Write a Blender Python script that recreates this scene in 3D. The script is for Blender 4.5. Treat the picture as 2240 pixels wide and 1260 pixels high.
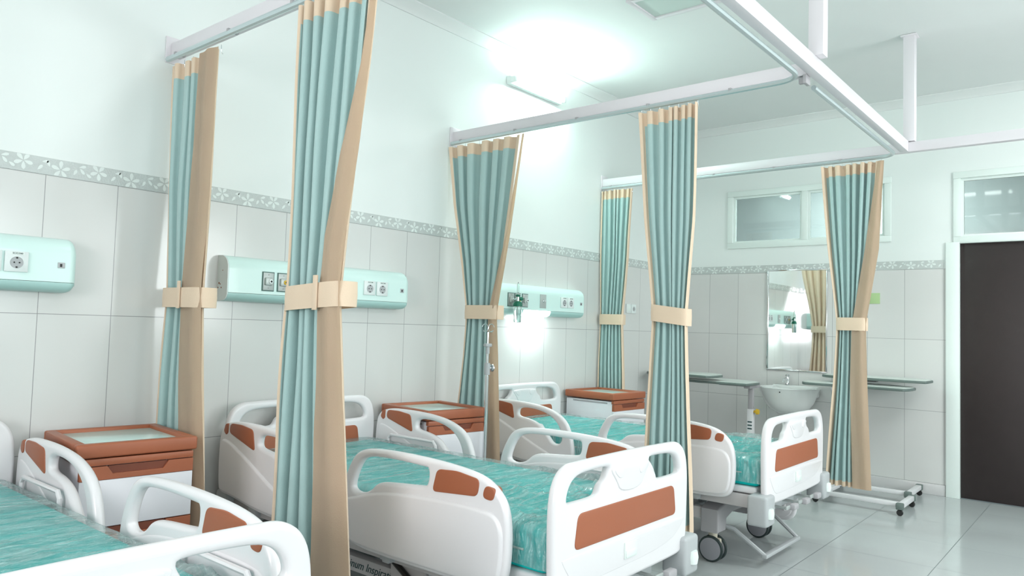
import bpy, bmesh, math, random
from mathutils import Vector, Matrix, noise
random.seed(7)
for o in list(bpy.data.objects): bpy.data.objects.remove(o)
COL = bpy.context.scene.collection
PI = math.pi

# ------------------------------------------------------------------ camera
yaw, pitch, roll = 0.692998328, 0.0519954402, 0.0297375287
f = Vector((math.cos(yaw)*math.cos(pitch), math.sin(yaw)*math.cos(pitch), math.sin(pitch)))
r = f.cross(Vector((0, 0, 1))).normalized(); u = r.cross(f)
r2 = r*math.cos(roll) + u*math.sin(roll); u2 = -r*math.sin(roll) + u*math.cos(roll)
cd = bpy.data.cameras.new('camera'); cam = bpy.data.objects.new('camera', cd); COL.objects.link(cam)
cam.matrix_world = Matrix(((r2.x, u2.x, -f.x, -1.15936), (r2.y, u2.y, -f.y, -3.59734), (r2.z, u2.z, -f.z, 1.29626), (0, 0, 0, 1)))
cd.sensor_width = 36; cd.lens = 36*1628.98/2240; cd.clip_start = .05
bpy.context.scene.camera = cam

# ------------------------------------------------------------------ world, lights, exposure
sc = bpy.context.scene
sc.view_settings.view_transform = 'Standard'; sc.view_settings.look = 'None'
sc.view_settings.gamma = 1; sc.view_settings.use_curve_mapping = False
sc.view_settings.exposure = 0.03
w = bpy.data.worlds.new('world'); sc.world = w; w.use_nodes = True
w.node_tree.nodes['Background'].inputs[0].default_value = (.80, .95, 1, 1)
w.node_tree.nodes['Background'].inputs[1].default_value = 1.2

def area(name, loc, target, sx, sy, power, color):
    l = bpy.data.lights.new(name, 'AREA'); l.shape = 'RECTANGLE'; l.size = sx; l.size_y = sy
    l.energy = power; l.color = color
    o = bpy.data.objects.new(name, l); COL.objects.link(o); o.location = loc
    o.rotation_euler = (Vector(target)-Vector(loc)).to_track_quat('-Z', 'Y').to_euler()
    return o
# daylight through the ward's windows (openings are in wall_back and wall_left below)
for x, p in ((-1.7, 26), (.9, 44), (3.5, 74)):
    area('window_daylight', (x, -6.12, 1.85), (x, 0, 1.4), 1.7, 1.5, p, (.97, .995, 1))
area('window_daylight', (-3.62, -2.6, 1.85), (5, -2.6, 1.5), 1.9, 1.5, 90, (1, .955, .965))
# fill lamps added at unseen ceiling panels to brighten the ward
for (x, y, p) in ((-1.0, -1.8, 4), (1.0, -1.8, 6), (1.0, -4.4, 22), (4.4, -4.4, 44)):
    area('ceiling_fill_light', (x, y, 3.35), (x, y, 0), .28, 1.15, p, (.96, 1, .985))

# ------------------------------------------------------------------ materials
def srgb(c):
    return tuple(((v/255)/12.92 if v/255 <= .04045 else ((v/255+.055)/1.055)**2.4) for v in c)
def mat(name, c, rough=.5, metal=0, coat=0, emit=None, es=0, bump=0, bscale=80, noise_amt=0, nscale=4, sheen=0, trans=0):
    m = bpy.data.materials.new(name); m.use_nodes = True; nt = m.node_tree
    b = nt.nodes['Principled BSDF']; c = srgb(c)
    b.inputs['Base Color'].default_value = (*c, 1); b.inputs['Roughness'].default_value = rough
    b.inputs['Metallic'].default_value = metal; b.inputs['Coat Weight'].default_value = coat
    b.inputs['Sheen Weight'].default_value = sheen; b.inputs['Transmission Weight'].default_value = trans
    if emit: b.inputs['Emission Color'].default_value = (*srgb(emit), 1); b.inputs['Emission Strength'].default_value = es
    g = nt.nodes.new('ShaderNodeNewGeometry')
    n = nt.nodes.new('ShaderNodeTexNoise'); n.inputs['Scale'].default_value = nscale; n.inputs['Detail'].default_value = 3
    tc = nt.nodes.new('ShaderNodeTexCoord'); nt.links.new(tc.outputs['Object'], n.inputs['Vector'])
    mr = nt.nodes.new('ShaderNodeMapRange'); mr.inputs[3].default_value = 1-max(noise_amt, .015); mr.inputs[4].default_value = 1+max(noise_amt, .015)
    nt.links.new(n.outputs[0], mr.inputs[0])
    mx = nt.nodes.new('ShaderNodeMix'); mx.data_type = 'RGBA'; mx.blend_type = 'MULTIPLY'; mx.inputs[0].default_value = 1
    mx.inputs[6].default_value = (*c, 1); nt.links.new(mr.outputs[0], mx.inputs[7]); nt.links.new(mx.outputs[2], b.inputs['Base Color'])
    if bump:
        n2 = nt.nodes.new('ShaderNodeTexNoise'); n2.inputs['Scale'].default_value = bscale; nt.links.new(tc.outputs['Object'], n2.inputs['Vector'])
        bp = nt.nodes.new('ShaderNodeBump'); bp.inputs['Strength'].default_value = bump; bp.inputs['Distance'].default_value = .01
        nt.links.new(n2.outputs[0], bp.inputs['Height']); nt.links.new(bp.outputs[0], b.inputs['Normal'])
    return m

def tile_mat(name, axis, off, tw=.2993, zoff=.092, th=.6, ztop=1.8925, gw=.0028,
             tile=(218, 219, 217), grout=(150, 151, 152), paint=(231, 237, 235), rough=.16, floor=False, voff=0):
    m = bpy.data.materials.new(name); m.use_nodes = True; nt = m.node_tree; L = nt.links.new
    b = nt.nodes['Principled BSDF']
    g = nt.nodes.new('ShaderNodeNewGeometry'); s = nt.nodes.new('ShaderNodeSeparateXYZ'); L(g.outputs['Position'], s.inputs[0])
    def mth(op, a, bb=None, cc=None):
        n = nt.nodes.new('ShaderNodeMath'); n.operation = op
        for i, v in enumerate((a, bb, cc)):
            if v is None: continue
            if isinstance(v, (int, float)): n.inputs[i].default_value = v
            else: L(v, n.inputs[i])
        return n.outputs[0]
    def line(c, o, p):
        t = mth('FRACT', mth('DIVIDE', mth('ADD', c, -o+100*p), p))
        d = mth('MULTIPLY', mth('MINIMUM', t, mth('SUBTRACT', 1.0, t)), p)
        return mth('LESS_THAN', d, gw/2), mth('FLOOR', mth('DIVIDE', mth('ADD', c, -o+100*p), p))
    a1, i1 = line(s.outputs['XYZ'.index(axis)], off, tw)
    a2, i2 = line(s.outputs[1 if floor else 2], voff if floor else zoff, th)
    ln = mth('MAXIMUM', a1, a2)
    cv = nt.nodes.new('ShaderNodeCombineXYZ'); L(i1, cv.inputs[0]); L(i2, cv.inputs[1])
    wn = nt.nodes.new('ShaderNodeTexWhiteNoise'); L(cv.outputs[0], wn.inputs[0])
    nz = nt.nodes.new('ShaderNodeTexNoise'); nz.inputs['Scale'].default_value = 3 if floor else 2.2; nz.inputs['Detail'].default_value = 4
    L(g.outputs['Position'], nz.inputs['Vector'])
    val = mth('ADD', mth('ADD', .93, mth('MULTIPLY', wn.outputs[0], .035)), mth('MULTIPLY', nz.outputs[0], .08))
    def rgb(c):
        n = nt.nodes.new('ShaderNodeRGB'); n.outputs[0].default_value = (*srgb(c), 1); return n.outputs[0]
    def mix(fac, A, B, mode='MIX'):
        n = nt.nodes.new('ShaderNodeMix'); n.data_type = 'RGBA'; n.blend_type = mode
        if isinstance(fac, (int, float)): n.inputs[0].default_value = fac
        else: L(fac, n.inputs[0])
        L(A, n.inputs[6]); L(B, n.inputs[7]); return n.outputs[2]
    tc = mix(1.0, rgb(tile), val, 'MULTIPLY')
    col = mix(ln, tc, rgb(grout))
    if floor: ro = mth('ADD', rough, mth('MULTIPLY', ln, .4)); hgt = mth('SUBTRACT', 1.0, ln)
    else:
        up = mth('GREATER_THAN', s.outputs[2], ztop)
        col = mix(up, col, rgb(paint))
        lo = mth('SUBTRACT', 1.0, up)
        ro = mth('ADD', mth('MULTIPLY', up, .55), mth('MULTIPLY', lo, rough))
        hgt = mth('SUBTRACT', 1.0, mth('MULTIPLY', ln, lo))
    L(col, b.inputs['Base Color']); L(ro, b.inputs['Roughness'])
    bp = nt.nodes.new('ShaderNodeBump'); bp.inputs['Strength'].default_value = .35; bp.inputs['Distance'].default_value = .002
    L(hgt, bp.inputs['Height']); L(bp.outputs[0], b.inputs['Normal'])
    return m

M = {}
M['headwall'] = tile_mat('wall tile left', 'X', 0)
M['farwall'] = tile_mat('wall tile far', 'Y', -.306)
M['floor'] = tile_mat('floor tile', 'X', .12, tw=.6, th=.6, tile=(182, 188, 188), grout=(120, 128, 128), rough=.13, floor=True, voff=-2.13, gw=.004)
M['ceiling'] = mat('ceiling paint', (228, 231, 230), .75)
M['paint'] = mat('wall paint', (226, 232, 230), .6)
M['border'] = mat('border tile grey', (194, 201, 199), .22, bump=.25, bscale=150, noise_amt=.06, nscale=30)
M['flower'] = mat('border flower white', (226, 234, 231), .15)
M['skirt'] = mat('skirting', (200, 200, 200), .25)
M['white'] = mat('white bed plastic', (232, 230, 232), .28, coat=.15)
M['whitep'] = mat('white powder coat', (222, 222, 224), .4)
M['grey'] = mat('grey plastic', (178, 182, 184), .45)
M['greyd'] = mat('grey cover', (172, 170, 173), .5)
M['frame'] = mat('bed steel', (196, 192, 192), .4)
M['brown'] = mat('brown accent', (163, 94, 64), .42, bump=.05, bscale=400)
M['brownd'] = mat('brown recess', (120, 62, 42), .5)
M['teal'] = mat('mattress vinyl', (0, 200, 196), .5); M['teal'].node_tree.nodes['Principled BSDF'].inputs['Specular IOR Level'].default_value = .15
M['rubber'] = mat('tyre rubber', (45, 58, 58), .55)
M['hub'] = mat('wheel disc', (150, 150, 156), .45)
M['cream'] = mat('caster stem', (215, 208, 190), .45)
M['black'] = mat('black plastic', (28, 28, 28), .4)
M['mint'] = mat('mint unit', (216, 243, 238), .28, coat=.2)
M['mintd'] = mat('mint lower cover', (176, 212, 208), .3)
M['plate'] = mat('white faceplate', (228, 236, 235), .3)
M['steel'] = mat('steel plate', (185, 192, 190), .35, metal=.3)
M['seal'] = mat('plate seal', (84, 116, 110), .5)
M['yellow'] = mat('yellow ring', (220, 180, 50), .4)
M['dark'] = mat('socket hole', (25, 28, 28), .5)
M['chrome'] = mat('chrome', (225, 228, 230), .12, metal=1)
M['alu'] = mat('aluminium track', (200, 212, 214), .3, metal=.6)
M['beam'] = mat('white beam', (226, 222, 226), .35)
M['cloth'] = mat('curtain aqua', (168, 197, 195), .7, sheen=.25, bump=.12, bscale=260, noise_amt=.03, nscale=6)
M['beige'] = mat('curtain beige', (226, 203, 178), .8, sheen=.15, bump=.1, bscale=260, noise_amt=.03, nscale=6)
M['cab'] = mat('cabinet white', (226, 227, 232), .4)
M['inset'] = mat('cabinet top inset', (205, 232, 226), .2, noise_amt=.08, nscale=9)
M['tabletop'] = mat('table top laminate', (214, 224, 218), .3)
M['tedge'] = mat('table edge', (104, 118, 114), .5)
M['ceramic'] = mat('ceramic', (232, 236, 234), .1, coat=.5)
M['mirror'] = mat('mirror glass', (235, 238, 238), .02, metal=1)
M['door'] = mat('dark wood door', (40, 30, 30), .45, noise_amt=.15, nscale=12)
M['winframe'] = mat('window frame white', (230, 240, 236), .35)
M['pane'] = mat('window pane', (205, 215, 214), .03, trans=.9)
M['room'] = mat('corridor paint', (150, 156, 156), .7)
M['pink'] = mat('corridor pink', (205, 165, 165), .7)
M['signg'] = mat('sign green', (176, 206, 150), .5)
M['signt'] = mat('sign text', (110, 130, 110), .5)
M['lamp'] = mat('lamp tube', (255, 255, 255), .4, emit=(225, 255, 246), es=230)
M['lens'] = mat('reading lens', (255, 255, 255), .4, emit=(235, 255, 250), es=14)
M['panel'] = mat('added ceiling panel lit', (255, 255, 255), .4, emit=(232, 255, 248), es=1.5)
M['diffuser'] = mat('diffuser off', (200, 216, 210), .25)
M['green'] = mat('flowmeter green', (12, 105, 82), .35)
M['ink'] = mat('printed letters', (40, 70, 72), .5)
M['rust'] = mat('rust', (150, 90, 60), .7)
M['glassy'] = mat('clear plastic', (240, 248, 246), .05, trans=.95)

def film_mat():
    m = bpy.data.materials.new('plastic film'); m.use_nodes = True; nt = m.node_tree; L = nt.links.new
    for n in list(nt.nodes): nt.nodes.remove(n)
    out = nt.nodes.new('ShaderNodeOutputMaterial')
    tr = nt.nodes.new('ShaderNodeBsdfTransparent'); tr.inputs[0].default_value = (.96, 1, 1, 1)
    gl = nt.nodes.new('ShaderNodeBsdfGlossy'); gl.inputs['Roughness'].default_value = .05
    df = nt.nodes.new('ShaderNodeBsdfDiffuse'); df.inputs[0].default_value = (.70, .97, .95, 1)
    tc = nt.nodes.new('ShaderNodeTexCoord')
    mp = nt.nodes.new('ShaderNodeMapping'); mp.inputs['Scale'].default_value = (2.0, 13, 3); mp.inputs['Rotation'].default_value = (0, 0, .18)
    L(tc.outputs['Object'], mp.inputs[0])
    n1 = nt.nodes.new('ShaderNodeTexNoise'); n1.inputs['Scale'].default_value = 1.6; n1.inputs['Detail'].default_value = 5; n1.inputs['Distortion'].default_value = .6
    L(mp.outputs[0], n1.inputs['Vector'])
    rp = nt.nodes.new('ShaderNodeMapRange'); rp.inputs[1].default_value = .43; rp.inputs[2].default_value = .60; rp.inputs[3].default_value = .03; rp.inputs[4].default_value = .38
    L(n1.outputs[0], rp.inputs[0])
    m1 = nt.nodes.new('ShaderNodeMixShader'); L(rp.outputs[0], m1.inputs[0]); L(tr.outputs[0], m1.inputs[1]); L(df.outputs[0], m1.inputs[2])
    m2 = nt.nodes.new('ShaderNodeMixShader'); m2.inputs[0].default_value = .26; L(m1.outputs[0], m2.inputs[1]); L(gl.outputs[0], m2.inputs[2])
    n2 = nt.nodes.new('ShaderNodeTexNoise'); n2.inputs['Scale'].default_value = 3.2; n2.inputs['Detail'].default_value = 6; n2.inputs['Distortion'].default_value = 2.2
    L(mp.outputs[0], n2.inputs['Vector'])
    vo = nt.nodes.new('ShaderNodeTexNoise'); vo.noise_type = 'RIDGED_MULTIFRACTAL'; vo.inputs['Scale'].default_value = 9; vo.inputs['Detail'].default_value = 3; vo.inputs['Distortion'].default_value = 1.2
    L(tc.outputs['Object'], vo.inputs['Vector'])
    ad = nt.nodes.new('ShaderNodeMath'); ad.operation = 'ADD'; L(n2.outputs[0], ad.inputs[0]); L(vo.outputs[0], ad.inputs[1])
    bp = nt.nodes.new('ShaderNodeBump'); bp.inputs['Strength'].default_value = 1.0; bp.inputs['Distance'].default_value = .055
    L(ad.outputs[0], bp.inputs['Height'])
    for n in (gl, df): L(bp.outputs[0], n.inputs['Normal'])
    L(m2.outputs[0], out.inputs[0])
    return m
M['film'] = film_mat()

# ------------------------------------------------------------------ helpers
def finish(me, ang=35):
    me.shade_smooth(); me.set_sharp_from_angle(angle=math.radians(ang)); return me
def link(name, me, mats, parent=None, ang=35):
    if not isinstance(mats, (list, tuple)): mats = [mats]
    for m in mats: me.materials.append(M[m])
    finish(me, ang)
    o = bpy.data.objects.new(name, me); COL.objects.link(o)
    if parent: o.parent = parent
    return o
class MB:
    def __init__(s): s.bm = bmesh.new()
    def box(s, x0, x1, y0, y1, z0, z1, bev=0, mi=0, seg=2, rot=None):
        res = bmesh.ops.create_cube(s.bm, size=1)
        vs = res['verts']
        for v in vs: v.co = Vector((x0+(v.co.x+.5)*(x1-x0), y0+(v.co.y+.5)*(y1-y0), z0+(v.co.z+.5)*(z1-z0)))
        fs = set(fc for v in vs for fc in v.link_faces)
        for fc in fs: fc.material_index = mi
        if bev:
            es = list(set(e for v in vs for e in v.link_edges))
            r_ = bmesh.ops.bevel(s.bm, geom=es, offset=bev, segments=seg, profile=.5, affect='EDGES')
            vs = r_['verts'] if r_['verts'] else vs
            for fc in r_['faces']: fc.material_index = mi
        if rot:
            allv = set(v for v in vs if v.is_valid)
            stack = list(allv)
            while stack:
                v = stack.pop()
                for e in v.link_edges:
                    ov = e.other_vert(v)
                    if ov not in allv: allv.add(ov); stack.append(ov)
            c = Vector(((x0+x1)/2, (y0+y1)/2, (z0+z1)/2))
            bmesh.ops.rotate(s.bm, verts=list(allv), cent=c, matrix=Matrix.Rotation(rot[0], 3, rot[1]))
        return s
    def tube(s, pts, rad, n=10, mi=0, caps=True, flat=None):
        pts = [Vector(p) for p in pts]; rings = []
        rads = rad if isinstance(rad, (list, tuple)) else [rad]*len(pts)
        prev = None
        for i, p in enumerate(pts):
            t = (pts[min(i+1, len(pts)-1)]-pts[max(i-1, 0)]).normalized()
            if prev is None:
                a = Vector((0, 0, 1)) if abs(t.z) < .9 else Vector((1, 0, 0)); nrm = t.cross(a).normalized()
            else: nrm = (prev - t*prev.dot(t)).normalized()
            prev = nrm; b = t.cross(nrm)
            rings.append([s.bm.verts.new(p+(nrm*math.cos(2*PI*k/n)+b*math.sin(2*PI*k/n))*rads[i]) for k in range(n)])
        for a, b in zip(rings, rings[1:]):
            for k in range(n):
                fc = s.bm.faces.new((a[k], a[(k+1) % n], b[(k+1) % n], b[k])); fc.material_index = mi
        if caps:
            s.bm.faces.new(rings[0][::-1]).material_index = mi; s.bm.faces.new(rings[-1]).material_index = mi
        return s
    def lathe(s, prof, c, axis='Z', n=28, mi=0, sy=1):
        # prof: (radius, height)
        def P(rr, h, a):
            x, y = rr*math.cos(a), rr*math.sin(a)*sy
            if axis == 'Z': v = Vector((x, y, h))
            elif axis == 'X': v = Vector((h, x, y))
            else: v = Vector((x, h, y))
            return v+Vector(c)
        rings = [[s.bm.verts.new(P(max(rr, 1e-5), h, 2*PI*k/n)) for k in range(n)] for rr, h in prof]
        for a, b in zip(rings, rings[1:]):
            for k in range(n):
                fc = s.bm.faces.new((a[k], a[(k+1) % n], b[(k+1) % n], b[k])); fc.material_index = mi
        for rg, (rr, h) in ((rings[0], prof[0]), (rings[-1], prof[-1])):
            if rr > 1e-4:
                try: s.bm.faces.new(rg).material_index = mi
                except Exception: pass
        return s
    def prism(s, prof, a0, a1, axis='X', mi=0):
        # prof: list of (p,q); extruded along axis; X: (y,z)
        def P(p, q, a): return Vector((a, p, q)) if axis == 'X' else (Vector((p, a, q)) if axis == 'Y' else Vector((p, q, a)))
        A = [s.bm.verts.new(P(p, q, a0)) for p, q in prof]; B = [s.bm.verts.new(P(p, q, a1)) for p, q in prof]
        n = len(prof)
        for k in range(n): s.bm.faces.new((A[k], A[(k+1) % n], B[(k+1) % n], B[k])).material_index = mi
        s.bm.faces.new(A[::-1]).material_index = mi; s.bm.faces.new(B).material_index = mi
        return s
    def mesh(s, me):
        s.bm.from_mesh(me); bpy.data.meshes.remove(me); return s
    def build(s, name, mats, parent=None, ang=35):
        bmesh.ops.recalc_face_normals(s.bm, faces=s.bm.faces[:])
        me = bpy.data.meshes.new(name); s.bm.to_mesh(me); s.bm.free()
        return link(name, me, mats, parent, ang)

def chaikin(p, it=3):
    for _ in range(it):
        q = []
        for i in range(len(p)):
            a, b = p[i], p[(i+1) % len(p)]
            q.append((a[0]*.75+b[0]*.25, a[1]*.75+b[1]*.25)); q.append((a[0]*.25+b[0]*.75, a[1]*.25+b[1]*.75))
        p = q
    return p
def fillet(p, r, n=5):
    out = []
    for i in range(len(p)):
        a, b, c = Vector(p[i-1]), Vector(p[i]), Vector(p[(i+1) % len(p)])
        rr = min(r, (a-b).length*.45, (c-b).length*.45); q0 = b+(a-b).normalized()*rr; q1 = b+(c-b).normalized()*rr
        for k in range(n+1):
            t = k/n; v = q0*(1-t)**2+b*2*t*(1-t)+q1*t*t; out.append((v.x, v.y))
    return out
def plate_mesh(outlines, thick, bev, plane, at, seg=4):
    """rounded plate from closed 2D outlines (first outer, rest holes); plane 'YZ' (p=-u,q=z) at x or 'XZ' at y"""
    cu = bpy.data.curves.new('tmp', 'CURVE'); cu.dimensions = '2D'; cu.fill_mode = 'BOTH'
    cu.extrude = max(thick/2-bev, 0); cu.bevel_depth = bev; cu.bevel_resolution = seg; cu.offset = -bev
    for ol in outlines:
        sp = cu.splines.new('POLY'); sp.points.add(len(ol)-1); sp.use_cyclic_u = True
        for i, (a, b) in enumerate(ol): sp.points[i].co = (a, b, 0, 1)
    ob = bpy.data.objects.new('tmp', cu); COL.objects.link(ob)
    dg = bpy.context.evaluated_depsgraph_get(); dg.update()
    me = bpy.data.meshes.new_from_object(ob.evaluated_get(dg))
    bpy.data.objects.remove(ob); bpy.data.curves.remove(cu)
    me.materials.clear()
    for v in me.vertices:
        a, b, c = v.co
        if plane == 'YZ': v.co = (at+c, -a, b)
        elif plane == 'XZ': v.co = (a, at-c, b)
        else: v.co = (a, b, at+c)
    return me
def plate(name, outlines, thick, bev, plane, at, mt, parent=None, extra=None, seg=4):
    mb = MB().mesh(plate_mesh(outlines, thick, bev, plane, at, seg))
    if extra:
        for e in extra: mb.mesh(e)
    bmesh.ops.remove_doubles(mb.bm, verts=mb.bm.verts[:], dist=1e-5)
    return mb.build(name, mt, parent, 40)
def text_mesh(txt, size, shear=0, thick=.0006):
    cu = bpy.data.curves.new('tmp', 'FONT'); cu.body = txt; cu.size = size; cu.shear = shear; cu.extrude = thick
    cu.align_x = 'CENTER'; cu.align_y = 'CENTER'; cu.resolution_u = 3
    ob = bpy.data.objects.new('tmp', cu); COL.objects.link(ob)
    dg = bpy.context.evaluated_depsgraph_get(); dg.update()
    me = bpy.data.meshes.new_from_object(ob.evaluated_get(dg)); bpy.data.objects.remove(ob); bpy.data.curves.remove(cu)
    me.materials.clear(); return me
def text_obj(name, txt, size, mtx, mt, parent, shear=0):
    me = text_mesh(txt, size, shear); me.transform(mtx); return link(name, me, mt, parent)
def tag(o, label=None, cat=None, group=None, kind=None):
    if label: o['label'] = label
    if cat: o['category'] = cat
    if group: o['group'] = group
    if kind: o['kind'] = kind
    return o
def empty(name, loc, rz=0, label=None, cat=None, group=None):
    o = bpy.data.objects.new(name, None); COL.objects.link(o); o.location = loc; o.rotation_euler = (0, 0, rz); o.empty_display_size = .05
    return tag(o, label, cat, group)
KIDS = {}
def copy_tree(o, parent=None):
    c = o.copy(); COL.objects.link(c); c.parent = parent
    for ch in [x for x in bpy.data.objects if x.parent == o]: copy_tree(ch, c)
    return c
FACE_ROOM = Matrix(((1, 0, 0, 0), (0, 0, 1, 0), (0, 1, 0, 0), (0, 0, 0, 1)))  # helper, text drawn in XZ
def on_xz(x, y, z):      # text facing -y
    return Matrix.Translation((x, y, z)) @ Matrix.Rotation(PI/2, 4, 'X')
def on_yz_negx(x, y, z): # text facing -x
    return Matrix.Translation((x, y, z)) @ Matrix.Rotation(-PI/2, 4, 'Z') @ Matrix.Rotation(PI/2, 4, 'X')

# ------------------------------------------------------------------ the room
XE, XW, YB, ZC = 5.963, -3.5, -6.0, 3.375
def holed(name, plane, at0, at1, a0, a1, z0, z1, holes, mt):
    mb = MB()
    As = sorted(set([a0, a1]+[h[0] for h in holes]+[h[1] for h in holes])); Zs = sorted(set([z0, z1]+[h[2] for h in holes]+[h[3] for h in holes]))
    for i in range(len(As)-1):
        for j in range(len(Zs)-1):
            ca, cz = (As[i]+As[i+1])/2, (Zs[j]+Zs[j+1])/2
            if any(h[0] < ca < h[1] and h[2] < cz < h[3] for h in holes): continue
            if plane == 'X': mb.box(at0, at1, As[i], As[i+1], Zs[j], Zs[j+1])
            else: mb.box(As[i], As[i+1], at0, at1, Zs[j], Zs[j+1])
    return tag(mb.build(name, mt), kind='structure')
tag(MB().box(XW, XE, YB, 0, -.1, 0).build('floor', 'floor'), kind='structure')
tag(MB().box(XW, XE, YB, 0, ZC, ZC+.1).build('ceiling', 'ceiling'), kind='structure')
tag(MB().box(XW, XE+.1, 0, .12, 0, ZC).build('wall_left', 'headwall'), kind='structure')
W1 = (-1.995, -.49, 2.14, 2.715); W2 = (-3.47, -2.47, 2.10, 2.70); D1 = (-3.47, -2.47, 0, 2.10)
holed('wall_far', 'X', XE, XE+.12, YB, 0, 0, ZC, [W1, W2, D1], 'farwall')
wb = [(x-.85, x+.85, 1.1, 2.6) for x in (-1.7, .9, 3.5)]
holed('wall_back', 'Y', YB-.12, YB, XW, XE+.1, 0, ZC, wb, 'paint')
holed('wall_near', 'X', XW-.12, XW, YB, 0, 0, ZC, [(-3.55, -1.65, 1.1, 2.6)], 'paint')
# coving along the ceiling
cv = [(0, 3.315), (0, ZC), (-.085, ZC), (-.085, 3.368), (-.07, 3.362), (-.05, 3.352), (-.03, 3.338), (-.015, 3.325), (-.01, 3.315)]
tag(MB().prism(cv, XW, XE, 'X').build('trim_1', 'ceiling'), kind='structure')
tag(MB().prism([(XE+p, q) for p, q in cv], YB, 0, 'Y').build('trim_2', 'ceiling'), kind='structure')
# skirting
tag(MB().box(XW, XE-.01, -.01, 0, 0, .09, .003).build('baseboard_left', 'skirt'), kind='structure')
tag(MB().box(XE-.01, XE, -2.41, -.01, 0, .09, .003).build('baseboard_far', 'skirt'), kind='structure')
# floral border tile
def border(name, along, a0, a1, place):
    mb = MB(); z0, z1 = 1.8935, 1.966
    def quad(pts, mi, off):
        vs = [mb.bm.verts.new(place(a, z, off)) for a, z in pts]
        try: mb.bm.faces.new(vs).material_index = mi
        except Exception: pass
    n0 = int(math.floor(a0/.2993)); n1 = int(math.ceil(a1/.2993))
    P = [(a0, z0), (a1, z0), (a1, z1), (a0, z1)]
    A = [mb.bm.verts.new(place(a, z, .004)) for a, z in P]; B = [mb.bm.verts.new(place(a, z, 0)) for a, z in P]
    mb.bm.faces.new(A); mb.bm.faces.new(B[::-1])
    for k in range(4): mb.bm.faces.new((A[k], B[k], B[(k+1) % 4], A[(k+1) % 4]))
    def petal(cx, cz, ang, L, W, r0=.004):
        pts = []
        for t, ww in ((0, .1), (.3, .7), (.6, 1), (.85, .75), (1, .0)):
            pts.append((t, ww))
        ring = [(r0+t*L, ww*W) for t, ww in pts]+[(r0+t*L, -ww*W) for t, ww in pts[-2::-1]]
        out = []
        for p, q in ring:
            a = cx+p*math.cos(ang)-q*math.sin(ang); z = cz+p*math.sin(ang)+q*math.cos(ang)
            out.append((min(max(a, a0), a1), min(max(z, z0+.001), z1-.001)))
        quad(out, 1, .0046)
    for i in range(n0, n1):
        b = i*.2993
        for cx, cz, rr, N, ph in ((b+.055, 1.922, .036, 5, .3), (b+.21, 1.938, .034, 5, 1.0)):
            if cx < a0+.03 or cx > a1-.03: continue
            for k in range(N): petal(cx, cz, ph+k*2*PI/N, rr, .0085)
        for cx, cz, an, L in ((b+.105, 1.905, 1.1, .028), (b+.125, 1.945, .3, .03), (b+.13, 1.945, -.9, .03), (b+.155, 1.925, -.6, .026), (b+.262, 1.905, .9, .03), (b+.277, 1.945, .2, .026), (b+.012, 1.925, 1.9, .026)):
            if cx < a0+.03 or cx > a1-.04: continue
            petal(cx, cz, an, L, .0065)
    return tag(mb.build(name, ['border', 'flower']), kind='structure')
border('trim_3', 'X', -2.0, XE-.005, lambda a, z, o: Vector((a, -o, z)))
border('trim_4', 'Y', .0, 2.40, lambda a, z, o: Vector((XE-o, -a, z)))

# windows and door in the far wall
def window(name, y0, y1, z0, z1, mull, fr=.05, glass=True, x=XE, depth=.07):
    o = empty(name, (x, (y0+y1)/2, z0)); tag(o, kind='structure')
    mb = MB(); X0, X1 = x-.018, x+depth
    mb.box(X0, X1, y0, y1, z1-fr, z1, .004); mb.box(X0, X1, y0, y1, z0, z0+fr, .004)
    for yy in [y0, y1-fr]+mull: mb.box(X0, X1, yy, yy+fr, z0+fr, z1-fr, .004)
    edges = sorted([y0+fr]+[m for m in mull]+[m+fr for m in mull]+[y1-fr])
    for i in range(0, len(edges), 2):
        a, b = edges[i], edges[i+1]
        mb.box(x+.01, x+.035, a, a+.02, z0+fr, z1-fr); mb.box(x+.01, x+.035, b-.02, b, z0+fr, z1-fr)
        mb.box(x+.01, x+.035, a+.02, b-.02, z0+fr, z0+fr+.02); mb.box(x+.01, x+.035, a+.02, b-.02, z1-fr-.02, z1-fr)
    fo = mb.build('window_frame', 'winframe'); fo.parent = o; fo.matrix_parent_inverse = Matrix.Translation(-o.location)
    for i in range(0, len(edges), 2):
        a, b = edges[i], edges[i+1]
        g = MB().box(x+.02, x+.026, a+.02, b-.02, z0+fr+.02, z1-fr-.02).build('window_pane', 'pane'); g.parent = o; g.matrix_parent_inverse = Matrix.Translation(-o.location)
    return o
window('window_1', *W1[:2], *W1[2:], [-1.275], fr=.055)
window('window_2', *W2, [], fr=.055)
dr = empty('door_1', (XE, -2.97, 0)); tag(dr, kind='structure')
def child(o, parent): o.parent = parent; o.matrix_parent_inverse = Matrix.Translation(-parent.location); return o
child(MB().box(XE-.02, XE+.1, -2.515, -2.415, 0, 2.11, .003).box(XE-.02, XE+.1, -3.53, -3.43, 0, 2.11, .003).box(XE-.02, XE+.1, -3.43, -2.515, 2.105, 2.15, .003).build('door_frame', 'winframe'), dr)
child(MB().box(XE+.02, XE+.06, -3.428, -2.517, .005, 2.103, .002).build('door_leaf', 'door'), dr)
child(MB().tube([(XE+.02, -3.34, 1.0), (XE-.04, -3.34, 1.0), (XE-.05, -3.33, 1.0), (XE-.05, -3.22, 1.0)], .009).box(XE+.008, XE+.021, -3.365, -3.315, .9, 1.08, .003).build('door_handle', 'chrome'), dr)
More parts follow.
